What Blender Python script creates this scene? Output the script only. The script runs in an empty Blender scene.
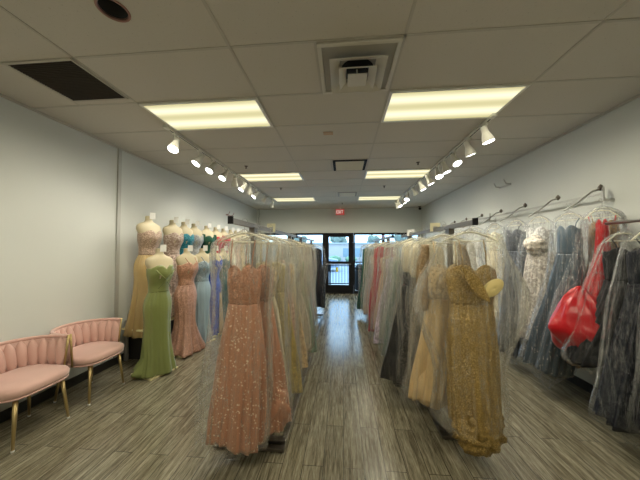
import bpy, math, random
from mathutils import Vector, Matrix, noise
from math import sin, cos, pi, radians as R, exp

scene = bpy.context.scene
COL = scene.collection
CEIL = 3.05; XL = -3.17; XR = 2.76; YB = 9.4; YF = -1.6

# ------------------------------------------------------------------ helpers
class MB:
    """collects geometry and links it as one mesh object"""
    def __init__(s): s.v = []; s.f = []; s.mi = []; s.cur = 0
    def add(s, vs, fs, M=None):
        b = len(s.v)
        for p in vs:
            p = Vector(p)
            s.v.append(M @ p if M else p)
        for f in fs: s.f.append([b+i for i in f]); s.mi.append(s.cur)
    def box(s, a, b, M=None):
        x0,y0,z0 = a; x1,y1,z1 = b
        vs = [(x0,y0,z0),(x1,y0,z0),(x1,y1,z0),(x0,y1,z0),(x0,y0,z1),(x1,y0,z1),(x1,y1,z1),(x0,y1,z1)]
        s.add(vs, [(0,3,2,1),(4,5,6,7),(0,1,5,4),(1,2,6,5),(2,3,7,6),(3,0,4,7)], M)
        return s
    def tube(s, pts, r, n=8, M=None, closed=False, cap=True):
        pts = [Vector(p) for p in pts]; rs = r if isinstance(r, (list, tuple)) else [r]*len(pts)
        rings = []; up = None
        L = len(pts)
        for i, p in enumerate(pts):
            if closed: t = (pts[(i+1) % L]-pts[i-1]).normalized()
            else: t = (pts[min(i+1, L-1)]-pts[max(i-1, 0)]).normalized()
            if up is None:
                up = Vector((0,0,1)) if abs(t.z) < .9 else Vector((1,0,0))
            a = t.cross(up)
            if a.length < 1e-4: a = t.cross(Vector((0,1,0)))
            a.normalize(); up = a.cross(t).normalized()
            rings.append([p + (a*cos(2*pi*k/n) + up*sin(2*pi*k/n))*rs[i] for k in range(n)])
        s.rings(rings, M, closed, cap)
        return s
    def rings(s, rings, M=None, closed=False, cap=True):
        n = len(rings[0]); vs = [p for r_ in rings for p in r_]; fs = []
        L = len(rings)
        for i in range(L if closed else L-1):
            j = (i+1) % L
            for k in range(n):
                k2 = (k+1) % n
                fs.append((i*n+k, i*n+k2, j*n+k2, j*n+k))
        if cap and not closed:
            fs.append(tuple(range(n))[::-1]); fs.append(tuple((L-1)*n+k for k in range(n)))
        s.add(vs, fs, M)
        return s
    def lathe(s, prof, n=20, M=None, cap=True):
        s.rings([[Vector((r*cos(2*pi*k/n), r*sin(2*pi*k/n), z)) for k in range(n)] for r, z in prof], M, False, cap)
        return s
    def blob(s, c, rad, amp=.2, sc=3, seed=0, n=20, m=14, taper=0):
        vs = []; 
        for i in range(m+1):
            ph = pi*i/m
            for k in range(n):
                th = 2*pi*k/n
                d = Vector((sin(ph)*cos(th), sin(ph)*sin(th), cos(ph)))
                q = d*sc + Vector((seed*7.1, seed*3.3, 0))
                f = 1 + amp*(noise.noise(q) + .6*abs(noise.noise(q*2.3)))
                tp = 1-taper*max(d.z+.2, 0); f += taper*.12*sin(9*th+3*d.z)
                vs.append(Vector(c) + Vector((d.x*rad[0]*tp, d.y*rad[1]*tp, d.z*rad[2]))*f)
        fs = []
        for i in range(m):
            for k in range(n):
                k2 = (k+1) % n
                fs.append((i*n+k, (i+1)*n+k, (i+1)*n+k2, i*n+k2))
        s.add(vs, fs)
        return s
    def build(s, name, mat, parent=None, smooth=True, loc=None, bevel=0, solid=0):
        me = bpy.data.meshes.new(name)
        me.from_pydata([tuple(v) for v in s.v], [], s.f)
        mats = mat if isinstance(mat, (list, tuple)) else [mat]
        for m_ in mats: me.materials.append(m_)
        for p, i in zip(me.polygons, s.mi): p.use_smooth = smooth; p.material_index = min(i, len(mats)-1)
        me.update()
        o = bpy.data.objects.new(name, me); COL.objects.link(o)
        if parent: o.parent = parent
        if loc: o.location = loc
        if solid:
            md = o.modifiers.new('thick', 'SOLIDIFY'); md.thickness = solid; md.offset = 0
        if bevel:
            md = o.modifiers.new('bevel', 'BEVEL'); md.width = bevel; md.segments = 2; md.limit_method = 'ANGLE'
        return o

def tag(o, label=None, cat=None, group=None, kind=None):
    if label: o['label'] = label
    if cat: o['category'] = cat
    if group: o['group'] = group
    if kind: o['kind'] = kind
    return o
def thing(name, label, cat, loc=(0,0,0), rz=0, group=None):
    o = bpy.data.objects.new(name, None); COL.objects.link(o)
    o.location = loc; o.rotation_euler = (0, 0, rz); o.empty_display_size = .1
    return tag(o, label, cat, group)
def copy_tree(o, parent=None):
    kids = [c for c in bpy.data.objects if c.parent == o]
    c = o.copy(); COL.objects.link(c); c.parent = parent
    for k in kids: copy_tree(k, c)
    return c
def struct(name, mb, mat, smooth=False, label=None):
    return tag(mb.build(name, mat, None, smooth), label, None, None, 'structure')

# ------------------------------------------------------------------ materials
class NT:
    def __init__(s, name):
        s.m = bpy.data.materials.new(name); s.m.use_nodes = True
        s.t = s.m.node_tree; s.n = s.t.nodes; s.n.clear()
        s.out = s.n.new('ShaderNodeOutputMaterial')
    def node(s, typ, **kw):
        n = s.n.new(typ)
        for k, v in kw.items():
            if hasattr(n, k): setattr(n, k, v)
        return n
    def link(s, a, b): s.t.links.new(a, b)
    def coord(s, scale=(1,1,1), kind='Object'):
        tc = s.node('ShaderNodeTexCoord'); mp = s.node('ShaderNodeMapping')
        mp.inputs['Scale'].default_value = scale
        s.link(tc.outputs[kind], mp.inputs['Vector']); return mp.outputs['Vector']
    def noise(s, vec, scale, detail=3, rough=.5):
        n = s.node('ShaderNodeTexNoise'); n.inputs['Scale'].default_value = scale
        n.inputs['Detail'].default_value = detail; n.inputs['Roughness'].default_value = rough
        s.link(vec, n.inputs['Vector']); return n.outputs['Fac']
    def ramp(s, fac, stops):
        r = s.node('ShaderNodeValToRGB'); e = r.color_ramp.elements
        while len(e) < len(stops): e.new(.5)
        for el, (p, c) in zip(e, stops):
            el.position = p; el.color = tuple(c)+(1,) if len(c) == 3 else c
        s.link(fac, r.inputs['Fac']); return r.outputs['Color']
    def mix(s, a, b, fac, mode='MIX'):
        m = s.node('ShaderNodeMix'); m.data_type = 'RGBA'; m.blend_type = mode
        for v, i in ((fac, 0), (a, 6), (b, 7)):
            if isinstance(v, (int, float)): m.inputs[i].default_value = v
            elif isinstance(v, (tuple, list)): m.inputs[i].default_value = tuple(v)+(1,) if len(v) == 3 else v
            else: s.link(v, m.inputs[i])
        return m.outputs[2]
    def math(s, op, a, b=0):
        m = s.node('ShaderNodeMath'); m.operation = op
        for v, i in ((a, 0), (b, 1)):
            if isinstance(v, (int, float)): m.inputs[i].default_value = v
            else: s.link(v, m.inputs[i])
        return m.outputs[0]
    def bump(s, h, strength=.3, dist=.01):
        b = s.node('ShaderNodeBump'); b.inputs['Strength'].default_value = strength
        b.inputs['Distance'].default_value = dist; s.link(h, b.inputs['Height']); return b.outputs['Normal']
    def bsdf(s, color, rough=.5, metal=0, normal=None, **kw):
        b = s.node('ShaderNodeBsdfPrincipled')
        for v, i in ((color, 'Base Color'), (rough, 'Roughness'), (metal, 'Metallic')):
            if isinstance(v, (int, float)): b.inputs[i].default_value = v
            elif isinstance(v, (tuple, list)): b.inputs[i].default_value = tuple(v)+(1,)
            else: s.link(v, b.inputs[i])
        if normal is not None: s.link(normal, b.inputs['Normal'])
        for k, v in kw.items(): b.inputs[k.replace('_', ' ')].default_value = v
        return b.outputs['BSDF']
    def done(s, sh): s.link(sh, s.out.inputs['Surface']); return s.m

def plain(name, c, rough=.5, metal=0, var=.08, sc=6, **kw):
    t = NT(name); v = t.coord()
    f = t.noise(v, sc, 4)
    col = t.mix(tuple(x*(1-var) for x in c), tuple(min(1, x*(1+var)) for x in c), f)
    return t.done(t.bsdf(col, rough, metal, t.bump(f, .05, .005), **kw))

_fab = {}
def fabric(kind, c, c2=None):
    key = (kind, tuple(c), c2)
    if key in _fab: return _fab[key]
    t = NT(kind + '_fabric'); v = t.coord()
    hi = c2 or tuple(min(1, x*1.5+.08) for x in c)
    sh_ = min(.25, 1.2*max(c))
    if kind == 'tulle':
        st = t.noise(t.coord((9, 9, .7)), 4, 4); vo = t.node('ShaderNodeTexVoronoi'); vo.inputs['Scale'].default_value = 105
        t.link(v, vo.inputs['Vector']); sep = t.node('ShaderNodeSeparateColor'); t.link(vo.outputs['Color'], sep.inputs[0])
        cell = t.math('GREATER_THAN', t.math('ADD', sep.outputs[0], t.math('MULTIPLY', t.math('SUBTRACT', t.noise(v, 5, 3), .5), .35)), .94)
        col = t.mix(t.mix(tuple(x*.82 for x in c), tuple(min(1, x*1.12) for x in c), st), hi, t.math('MULTIPLY', cell, .9))
        m = t.done(t.bsdf(col, t.math('SUBTRACT', .7, t.math('MULTIPLY', cell, .45)), 0, t.bump(st, .25, .01), Sheen_Weight=sh_))
    elif kind == 'satin':
        f = t.noise(t.coord((3, 3, .8)), 3, 3)
        col = t.mix(tuple(x*.9 for x in c), tuple(min(1, x*1.08) for x in c), f)
        m = t.done(t.bsdf(col, .27, 0, t.bump(t.noise(v, 9, 3), .2, .03), Sheen_Weight=sh_*.6, Specular_IOR_Level=.55, Anisotropic=.4))
    elif kind == 'matte':
        f = t.noise(t.coord((8, 8, 1)), 4, 4)
        col = t.mix(tuple(x*.88 for x in c), tuple(min(1, x*1.08) for x in c), f)
        m = t.done(t.bsdf(col, .75, 0, t.bump(f, .2, .01), Specular_IOR_Level=.2, Sheen_Weight=sh_))
    elif kind in ('sequin', 'glitter', 'lace'):
        sc = {'sequin': 170, 'glitter': 150, 'lace': 48}[kind]
        vo = t.node('ShaderNodeTexVoronoi'); vo.inputs['Scale'].default_value = sc
        t.link(v, vo.inputs['Vector'])
        sep = t.node('ShaderNodeSeparateColor'); t.link(vo.outputs['Color'], sep.inputs[0])
        big = t.noise(t.coord((1, 1, .6)), 14, 3)
        thr = {'sequin': .72, 'glitter': .90, 'lace': .5}[kind]
        cell = t.math('GREATER_THAN', t.math('ADD', sep.outputs[0], t.math('MULTIPLY', t.math('SUBTRACT', big, .5), .6)), thr)
        col = t.mix(t.mix(tuple(x*.72 for x in c), tuple(min(1, x*1.05) for x in c), big), hi, t.math('MULTIPLY', cell, .8))
        # each sequin tilts its own way
        geo = t.node('ShaderNodeNewGeometry')
        vm = t.node('ShaderNodeVectorMath'); vm.operation = 'SUBTRACT'; vm.inputs[1].default_value = (.5, .5, .5)
        t.link(vo.outputs['Color'], vm.inputs[0])
        vs_ = t.node('ShaderNodeVectorMath'); vs_.operation = 'SCALE'; vs_.inputs['Scale'].default_value = .9 if kind != 'lace' else .4
        t.link(vm.outputs[0], vs_.inputs[0])
        va = t.node('ShaderNodeVectorMath'); va.operation = 'ADD'
        t.link(geo.outputs['Normal'], va.inputs[0]); t.link(vs_.outputs[0], va.inputs[1])
        nn = t.node('ShaderNodeVectorMath'); nn.operation = 'NORMALIZE'; t.link(va.outputs[0], nn.inputs[0])
        m = t.done(t.bsdf(col, .3 if kind != 'lace' else .6, t.math('MULTIPLY', cell, .55 if kind != 'lace' else .1), nn.outputs[0]))
    _fab[key] = m
    return m

def bag_material(name, tint, haze, streak, body=(.86, .87, .86)):
    """thin clear plastic film with fine crinkles"""
    t = NT(name); v = t.coord((5, 5, .55)); w = t.coord((1, 1, .7))
    n1 = t.noise(v, 5, 5, .6); n2 = t.noise(w, 9, 4, .6)
    h = t.math('ADD', t.math('MULTIPLY', n1, 1.0), t.math('MULTIPLY', n2, .7))
    nor = t.bump(h, 1.0, .06)
    tr = t.node('ShaderNodeBsdfTransparent'); tr.inputs[0].default_value = tuple(tint)+(1,)
    gl = t.node('ShaderNodeBsdfGlossy'); gl.inputs['Roughness'].default_value = .14; gl.inputs[0].default_value = (1, 1, 1, 1)
    t.link(nor, gl.inputs['Normal'])
    df = t.node('ShaderNodeBsdfDiffuse'); df.inputs[0].default_value = tuple(body)+(1,); t.link(nor, df.inputs['Normal'])
    tl = t.node('ShaderNodeBsdfTranslucent'); tl.inputs[0].default_value = tuple(body)+(1,)
    dm = t.node('ShaderNodeMixShader'); dm.inputs[0].default_value = .4
    t.link(df.outputs[0], dm.inputs[1]); t.link(tl.outputs[0], dm.inputs[2])
    lw = t.node('ShaderNodeLayerWeight'); lw.inputs[0].default_value = .22
    fr = t.math('ADD', t.math('MULTIPLY', lw.outputs['Fresnel'], .16), t.math('MULTIPLY', t.math('MAXIMUM', t.math('SUBTRACT', n1, .56), 0), .9))
    lw2 = t.node('ShaderNodeLayerWeight'); lw2.inputs[0].default_value = .5
    st = t.math('MULTIPLY', t.math('POWER', t.math('ABSOLUTE', t.math('MULTIPLY', t.math('SUBTRACT', n1, .5), 3.2)), 1.5), streak)
    nr = t.noise(t.coord((7, 7, .3)), 4, 2, .4); nq = t.noise(t.coord((1, 1, 1)), 11, 2, .5)
    cre = t.math('MAXIMUM', t.math('SUBTRACT', 1, t.math('MULTIPLY', t.math('ABSOLUTE', t.math('SUBTRACT', nr, .5)), 26)), 0)
    crq = t.math('MAXIMUM', t.math('SUBTRACT', 1, t.math('MULTIPLY', t.math('ABSOLUTE', t.math('SUBTRACT', nq, .5)), 16)), 0)
    st = t.math('ADD', st, t.math('ADD', t.math('MULTIPLY', cre, streak*2.6), t.math('MULTIPLY', crq, streak*1.3)))  # highlights along the creases are painted in as white film colour
    hz = t.math('ADD', t.math('ADD', haze, st), t.math('MULTIPLY', t.math('POWER', lw2.outputs['Facing'], 4), .08))
    m1 = t.node('ShaderNodeMixShader'); t.link(t.math('MINIMUM', hz, .8), m1.inputs[0])
    t.link(tr.outputs[0], m1.inputs[1]); t.link(dm.outputs[0], m1.inputs[2])
    m2 = t.node('ShaderNodeMixShader'); t.link(t.math('MINIMUM', fr, .7), m2.inputs[0])
    t.link(m1.outputs[0], m2.inputs[1]); t.link(gl.outputs[0], m2.inputs[2])
    return t.done(m2.outputs[0])
def emis(name, c, s):
    t = NT(name); e = t.node('ShaderNodeEmission'); e.inputs[0].default_value = tuple(c)+(1,); e.inputs[1].default_value = s
    return t.done(e.outputs[0])

WALL = plain('painted_drywall', (.60, .62, .585), .6, 0, .02, 2)
WHITE = plain('white_enamel', (.78, .77, .70), .35, 0, .03)
CREAM = plain('mannequin_cream', (.52, .45, .29), .45, 0, .05)
BLACKM = plain('black_aluminium', (.010, .010, .011), .62, 0, .1, Specular_IOR_Level=.15)
BLACKR = plain('black_rubber_base', (.014, .013, .012), .5, 0, .1)
DARKP = plain('dark_platform', (.02, .018, .017), .7, 0, .1)
CHROME = plain('brushed_steel', (.50, .50, .48), .28, 1, .05)
RAILM = plain('grey_steel_rail', (.26, .25, .24), .4, .8, .05)
DKMETAL = plain('dark_bronze_steel', (.16, .14, .12), .35, .9, .1)
GOLDM = plain('brass_legs', (.55, .42, .20), .3, .9, .05)
HANGER = plain('clear_ivory_hanger', (.82, .78, .62), .35, 0, .03)
PAPER = plain('white_card', (.88, .88, .85), .7, 0, .02)
CREAMP = plain('cream_card', (.85, .80, .55), .6, 0, .02)
BAG = bag_material('clear_garment_bag', (.98, .985, .98), .010, .05)
BAGM = bag_material('milky_garment_bag', (.975, .97, .95), .03, .05, (.92, .85, .72))
BAGF = bag_material('creased_garment_bag', (.975, .975, .96), .045, .07, (.90, .87, .80))
BAGC = bag_material('crinkled_garment_bag', (.975, .98, .985), .010, .095)

def make_floor_mat():
    t = NT('grey_oak_vinyl_plank')
    tc = t.node('ShaderNodeTexCoord'); sp = t.node('ShaderNodeSeparateXYZ'); t.link(tc.outputs['Object'], sp.inputs[0])
    cb = t.node('ShaderNodeCombineXYZ'); t.link(sp.outputs['Y'], cb.inputs['X']); t.link(sp.outputs['X'], cb.inputs['Y'])
    br = t.node('ShaderNodeTexBrick'); t.link(cb.outputs[0], br.inputs['Vector'])
    br.inputs['Scale'].default_value = 1; br.inputs['Brick Width'].default_value = 1.22; br.inputs['Row Height'].default_value = .152
    br.inputs['Mortar Size'].default_value = .0022; br.inputs['Mortar Smooth'].default_value = .2
    br.offset = .37; br.offset_frequency = 2; br.inputs['Bias'].default_value = 0
    br.inputs['Color1'].default_value = (0, 0, 0, 1); br.inputs['Color2'].default_value = (1, 1, 1, 1); br.inputs['Mortar'].default_value = (.5, .5, .5, 1)
    # offset of the grain per plank
    ad = t.node('ShaderNodeVectorMath'); ad.operation = 'MULTIPLY_ADD'
    ad.inputs[1].default_value = (7.3, 3.1, 0)
    t.link(br.outputs['Color'], ad.inputs[0])
    mp = t.node('ShaderNodeMapping'); mp.inputs['Scale'].default_value = (22, 1.1, 1); t.link(tc.outputs['Object'], mp.inputs['Vector'])
    t.link(mp.outputs[0], ad.inputs[2])
    g1 = t.noise(ad.outputs[0], 1.6, 6, .62)
    mp2 = t.node('ShaderNodeMapping'); mp2.inputs['Scale'].default_value = (85, 5.5, 1); t.link(tc.outputs['Object'], mp2.inputs['Vector'])
    g2 = t.noise(mp2.outputs[0], 1.5, 5, .7)
    g = t.math('ADD', t.math('MULTIPLY', g1, .5), t.math('MULTIPLY', g2, .5))
    col = t.ramp(g, [(.36, (.060, .052, .033)), (.45, (.138, .122, .080)), (.53, (.235, .213, .148)), (.64, (.38, .352, .262))])
    sc = t.node('ShaderNodeSeparateColor'); t.link(br.outputs['Color'], sc.inputs[0])
    tone = t.math('ADD', t.math('MULTIPLY', sc.outputs[0], .16), .90)
    cc = t.node('ShaderNodeCombineXYZ')
    for i in range(3): t.link(tone, cc.inputs[i])
    col = t.mix(col, cc.outputs[0], 1.0, 'MULTIPLY')
    col = t.mix(col, (.03, .026, .02), br.outputs['Fac'])
    rough = t.math('ADD', t.math('MULTIPLY', g, .20), .10)
    return t.done(t.bsdf(col, rough, 0, t.bump(g, .04, .003), Specular_IOR_Level=.8))
FLOOR = make_floor_mat()
def make_tile_mat():
    t = NT('mineral_ceiling_tile'); v = t.coord()
    f = t.noise(v, 60, 4, .7); b = t.noise(v, 1.2, 2)
    col = t.mix(t.mix((.58, .545, .48), (.63, .595, .53), b), (.49, .455, .40), t.math('GREATER_THAN', f, .64))
    return t.done(t.bsdf(col, .85, 0, t.bump(f, .25, .003)))
TILE = make_tile_mat()
GRID = plain('ceiling_grid_enamel', (.50, .47, .41), .5, 0, .04)

# ------------------------------------------------------------------ room shell
struct('floor', MB().box((XL-.1, YF-.1, -.08), (XR+.1, YB+.06, 0)), FLOOR)
struct('wall_left', MB().box((XL-.12, YF, 0), (XL, YB, CEIL)), WALL)
struct('wall_right', MB().box((XR, YF, 0), (XR+.12, YB, CEIL)), WALL)
struct('wall_near', MB().box((XL-.12, YF-.12, 0), (XR+.12, YF, CEIL)), WALL)
SX0, SX1, SZ = -3.03, 2.67, 2.16      # shop front opening
wb = MB().box((XL-.12, YB, SZ), (XR+.12, YB+.14, CEIL)).box((XL-.12, YB, 0), (SX0, YB+.14, SZ)).box((SX1, YB, 0), (XR+.12, YB+.14, SZ))
struct('wall_far', wb, WALL)
# ceiling with a real hole for the open can light
cm = MB(); hc = Vector((-1.37, 1.415, 0)); hr = .075; N = 32
x0, x1, y0, y1 = XL-.12, XR+.12, YF-.12, YB+.14
hx0, hx1, hy0, hy1 = hc.x-.3, hc.x+.3, hc.y-.3, hc.y+.3
cm.box((x0, y0, CEIL), (hx0, y1, CEIL+.06)); cm.box((hx1, y0, CEIL), (x1, y1, CEIL+.06))
cm.box((hx0, y0, CEIL), (hx1, hy0, CEIL+.06)); cm.box((hx0, hy1, CEIL), (hx1, y1, CEIL+.06))
inner = []; outer = []
for k in range(N):
    a = 2*pi*(k+.5)/N; c, s_ = cos(a), sin(a); m_ = .3/max(abs(c), abs(s_))
    inner.append((hc.x+hr*c, hc.y+hr*s_, CEIL)); outer.append((hc.x+m_*c, hc.y+m_*s_, CEIL))
cm.add(inner+outer, [(k, (k+1) % N, N+(k+1) % N, N+k) for k in range(N)])
for cx_, cy_, a in ((1, 1, pi/4), (-1, 1, 3*pi/4), (-1, -1, 5*pi/4), (1, -1, 7*pi/4)):
    k = int(a/(2*pi/N)-.5); cm.add([outer[k], outer[(k+1) % N], (hc.x+.3*cx_, hc.y+.3*cy_, CEIL)], [(0, 1, 2)])
struct('ceiling', cm, TILE)
# T-bar grid
gx = [-2.02, -.80, .42, 1.64]; g = MB(); w_ = .010; zt = CEIL-.004
for x in gx: g.box((x-w_, YF, zt), (x+w_, YB, CEIL+.001))
yk = [2.37+.61*k for k in range(-6, 12)]
for y in yk:
    if YF < y < YB: g.box((XL, y-w_, zt), (XR, y+w_, CEIL+.001))
g.box((-2.62-w_, 1.76, zt), (-2.62+w_, 2.37, CEIL+.001)); g.box((-.19-w_, 1.76, zt), (-.19+w_, 2.37, CEIL+.001))
g.box((-.19-w_, 4.2, zt), (-.19+w_, 4.81, CEIL+.001)); g.box((-.19-w_, 6.64, zt), (-.19+w_, 7.25, CEIL+.001))
struct('trim_1', g, GRID, label='ceiling tile grid bars')
a = MB().box((XL, YF, CEIL-.022), (XL+.022, YB, CEIL-.001)).box((XR-.022, YF, CEIL-.022), (XR, YB, CEIL-.001)).box((XL+.022, YB-.022, CEIL-.022), (XR-.022, YB, CEIL-.001))
struct('trim_2', a, GRID, label='wall angle around the ceiling')
struct('trim_3', MB().box((XL, 3.40, .1), (XL+.022, 3.45, CEIL-.022)), plain('trim_strip', (.45, .45, .42), .5), label='vertical joint strip on the left wall')
for nm, bx_ in (('baseboard_left', ((XL, YF, 0), (XL+.015, YB, .10))), ('baseboard_right', ((XR-.015, YF, 0), (XR, YB, .10))), ('baseboard_near', ((XL+.015, YF, 0), (XR-.015, YF+.015, .10)))):
    struct(nm, MB().box(*bx_), BLACKR)

# ---- shop front: frame, door, glass
def glass_mat():
    t = NT('clear_glazing'); tr = t.node('ShaderNodeBsdfTransparent'); tr.inputs[0].default_value = (.90, .95, .95, 1)
    gl = t.node('ShaderNodeBsdfGlossy'); gl.inputs['Roughness'].default_value = .02
    lw = t.node('ShaderNodeLayerWeight'); lw.inputs[0].default_value = .12
    mx = t.node('ShaderNodeMixShader'); t.link(lw.outputs['Fresnel'], mx.inputs[0]); t.link(tr.outputs[0], mx.inputs[1]); t.link(gl.outputs[0], mx.inputs[2])
    return t.done(mx.outputs[0])
GLASS = glass_mat()
DX0, DX1, DZ = -.64, .33, 2.12
def window(n, xa, xb):
    f = MB(); y0, y1 = YB+.02, YB+.10
    f.box((xa, y0, 0), (xa+.045, y1, SZ)).box((xb-.045, y0, 0), (xb, y1, SZ)).box((xa+.045, y0, SZ-.07), (xb-.045, y1, SZ)).box((xa+.045, y0, 0), (xb-.045, y1, .10))
    o = struct('window_%d' % n, f, BLACKM)
    p = MB().box((xa+.045, YB+.055, .10), (xb-.045, YB+.061, SZ-.07)).build('glass_pane', GLASS, o, False)
window(1, SX0, -1.83); window(2, -1.83, DX0-.05); window(3, DX1+.05, 1.42); window(4, 1.42, SX1)
fr = MB().box((DX0-.045, YB+.01, 0), (DX0+.011, YB+.11, SZ)).box((DX1-.011, YB+.01, 0), (DX1+.045, YB+.11, SZ)).box((DX0+.01, YB+.01, DZ-.02), (DX1-.01, YB+.11, SZ)).box((DX0+.01, YB+.01, 0), (DX1-.01, YB+.11, .02))
d = struct('door_1', fr, BLACKM)
lf = MB(); ya, yb = YB+.03, YB+.08
for bx_ in (((DX0+.012, ya, .022), (DX0+.13, yb, DZ-.022)), ((DX1-.13, ya, .022), (DX1-.012, yb, DZ-.022)), ((DX0+.13, ya, DZ-.10), (DX1-.13, yb, DZ-.022)), ((DX0+.13, ya, .022), (DX1-.13, yb, .30)), ((DX0+.13, ya, 1.06), (DX1-.13, yb, 1.14))): lf.box(*bx_)
lfo = lf.build('door_leaf', BLACKM, d, False)
MB().box((DX0+.13, YB+.053, 1.14), (DX1-.13, YB+.058, DZ-.10)).build('glass_pane', GLASS, d, False)
MB().box((DX0+.13, YB+.053, .30), (DX1-.13, YB+.058, 1.06)).build('glass_pane', GLASS, d, False)
pb = MB().box((DX0+.05, YB-.05, 1.03), (DX1-.05, YB-.02, 1.06)); pb.box((DX0+.05, YB-.05, 1.025), (DX0+.09, ya, 1.065)).box((DX1-.09, YB-.05, 1.025), (DX1-.05, ya, 1.065))
pb.build('push_bar', CHROME, d, False, bevel=.003)
MB().box((DX0+.38, YB+.047, .76), (DX0+.46, YB+.052, .93)).build('door_sticker', plain('yellow_sticker', (.9, .8, .05), .5), d, False)['label'] = 'yellow sticker on the lower glass'

# ------------------------------------------------------------------ outside
gt = NT('asphalt_lot'); f_ = gt.noise(gt.coord(), 3, 5); ASPH = gt.done(gt.bsdf(gt.mix((.24, .28, .34), (.30, .34, .40), f_), .8))
struct('ground', MB().box((-40, YB+2.6, -.30), (40, 60, -.12)), ASPH, label='parking lot outside')
struct('sidewalk', MB().box((-12, YB+.14, -.12), (12, YB+2.6, -.02)), plain('concrete_walk', (.55, .56, .56), .8), label='concrete sidewalk outside')
rl = thing('metal_railing', 'black metal railing with vertical bars outside the glass door', 'railing', (0, YB+1.7, -.02))
RX0, RX1 = -3.6, 3.4
MB().box((RX0, -.025, 1.02), (RX1, .025, 1.07)).box((RX0, -.02, .88), (RX1, .02, .91)).box((RX0, -.02, .12), (RX1, .02, .16)).build('rail', BLACKM, rl, False)
x = RX0+.05
pts = []
while x < RX1: pts.append(x); x += .125
for i, x in enumerate(pts):
    if i % 12 == 0:
        MB().box((x-.03, -.03, 0), (x+.03, .03, 1.1)).build('post', BLACKM, rl, False)
    else: 
        MB().box((x-.009, -.009, .16), (x+.009, .009, 1.02)).build('baluster', BLACKM, rl, False)
bl = thing('neighbouring_building', 'pale pinkish low building across the parking lot', 'building', (0, 37, -.12))
MB().box((-40, 0, 0), (26, 8, 2.3)).build('wall', plain('pale_stucco', (.52, .47, .45), .8, 0, .06, .5), bl, False)
MB().box((-40.3, -.2, 2.3), (26.3, 8, 2.5)).build('parapet', plain('parapet_cap', (.42, .44, .45), .7), bl, False)
for k in range(8):
    x = -24+6*k
    MB().box((x, -.05, .5), (x+2.6, .02, 1.7)).build('window', plain('shop_window', (.25, .33, .38), .2), bl, False)
LEAF = plain('dark_foliage', (.20, .25, .21), .8, 0, .35, 3)
rnd = random.Random(5)
def tree(x, y, h, r, label, seed):
    t = thing('tree', label, 'tree', (x, y, -.15), 0, 'trees beyond the parking lot')
    MB().tube([(0, 0, 0), (.05, 0, h*.45), (0, .1, h*.75)], [.22, .16, .08], 8).build('trunk', plain('bark', (.12, .09, .07), .9), t)
    m = MB(); r_ = random.Random(seed)
    for i in range(16):
        a_ = r_.uniform(0, 6.28); q = r_.uniform(0, .75)*r
        m.blob((q*cos(a_), q*sin(a_), h-r*.7+r_.uniform(-.6, .6)*r), (r*.42,)*3, .5, 2.5, seed+i, 14, 9)
    m.build('crown', LEAF, t)
tree(-.9, 49, 4.3, 1.5, 'tallest round green tree seen through the upper door glass', 3)
tree(-8.5, 50, 3.7, 1.3, 'green tree left of the door beyond the lot', 11)
tree(5.4, 50, 3.8, 1.3, 'green tree right of the door beyond the lot', 21)
tree(12, 50, 4.3, 2.2, 'widest green tree seen through the right shop window', 31)
for k, x in enumerate((-5.2, -2.9, -.9, .9, 3.0, 5.4)):
    s_ = MB().blob((0, 0, .3), (.75, .5, .4), .35, 3, k+40, 18, 12).build('shrub', plain('shrub_green', (.20, .32, .20), .85, 0, .3, 4), None)
    s_.location = (x*1.15, 34.5, -.12)
    tag(s_, ['far left shrub across the lot', 'left shrub across the lot near the door line', 'shrub just left of the middle of the door glass', 'shrub just right of the middle of the door glass', 'right shrub across the lot near the door line', 'far right shrub across the lot'][k], 'shrub', 'shrubs across the lot')
cr = thing('parked_car', 'blue grey parked car seen through the glass door', 'car', (-2.6, 20, -.12))
cb = MB(); prof = [(-2.2, .25), (-2.25, .7), (-1.4, .9), (-.8, 1.38), (.7, 1.40), (1.4, .98), (2.2, .85), (2.25, .3)]
cb.rings([[Vector((x, y, z)) for x, z in prof] for y in (-.85, -.8, .8, .85)]); cb.build('body', plain('car_paint', (.28, .36, .48), .25), cr, False)
for x in (-1.4, 1.4):
    for y in (-.86, .86):
        MB().lathe([(.32, -.1), (.32, .1)], 20, Matrix.Translation((x, y, .32)) @ Matrix.Rotation(pi/2, 4, 'X')).build('wheel', BLACKM, cr)
MB().add([(-.75, -.83, .95), (1.25, -.83, .95), (.65, -.83, 1.32), (-.68, -.83, 1.32)], [(0, 1, 2, 3)]) 
gw = MB(); gw.box((-.7, -.87, .95), (.9, -.855, 1.28)); gw.build('side_window', plain('car_glass', (.05, .07, .09), .1), cr, False)
# parked bike-like hose bib pedestal right of door is not legible: a dark bin stands there
bn = thing('litter_bin', 'dark litter bin outside just right of the glass door', 'bin', (.66, YB+1.0, -.02))
MB().lathe([(.17, 0), (.2, .05), (.2, .75), (.17, .8)], 20).build('body', BLACKM, bn)
MB().lathe([(.21, .8), (.21, .86), (.10, 1.0), (.02, 1.03)], 20).build('lid', BLACKM, bn)

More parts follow.
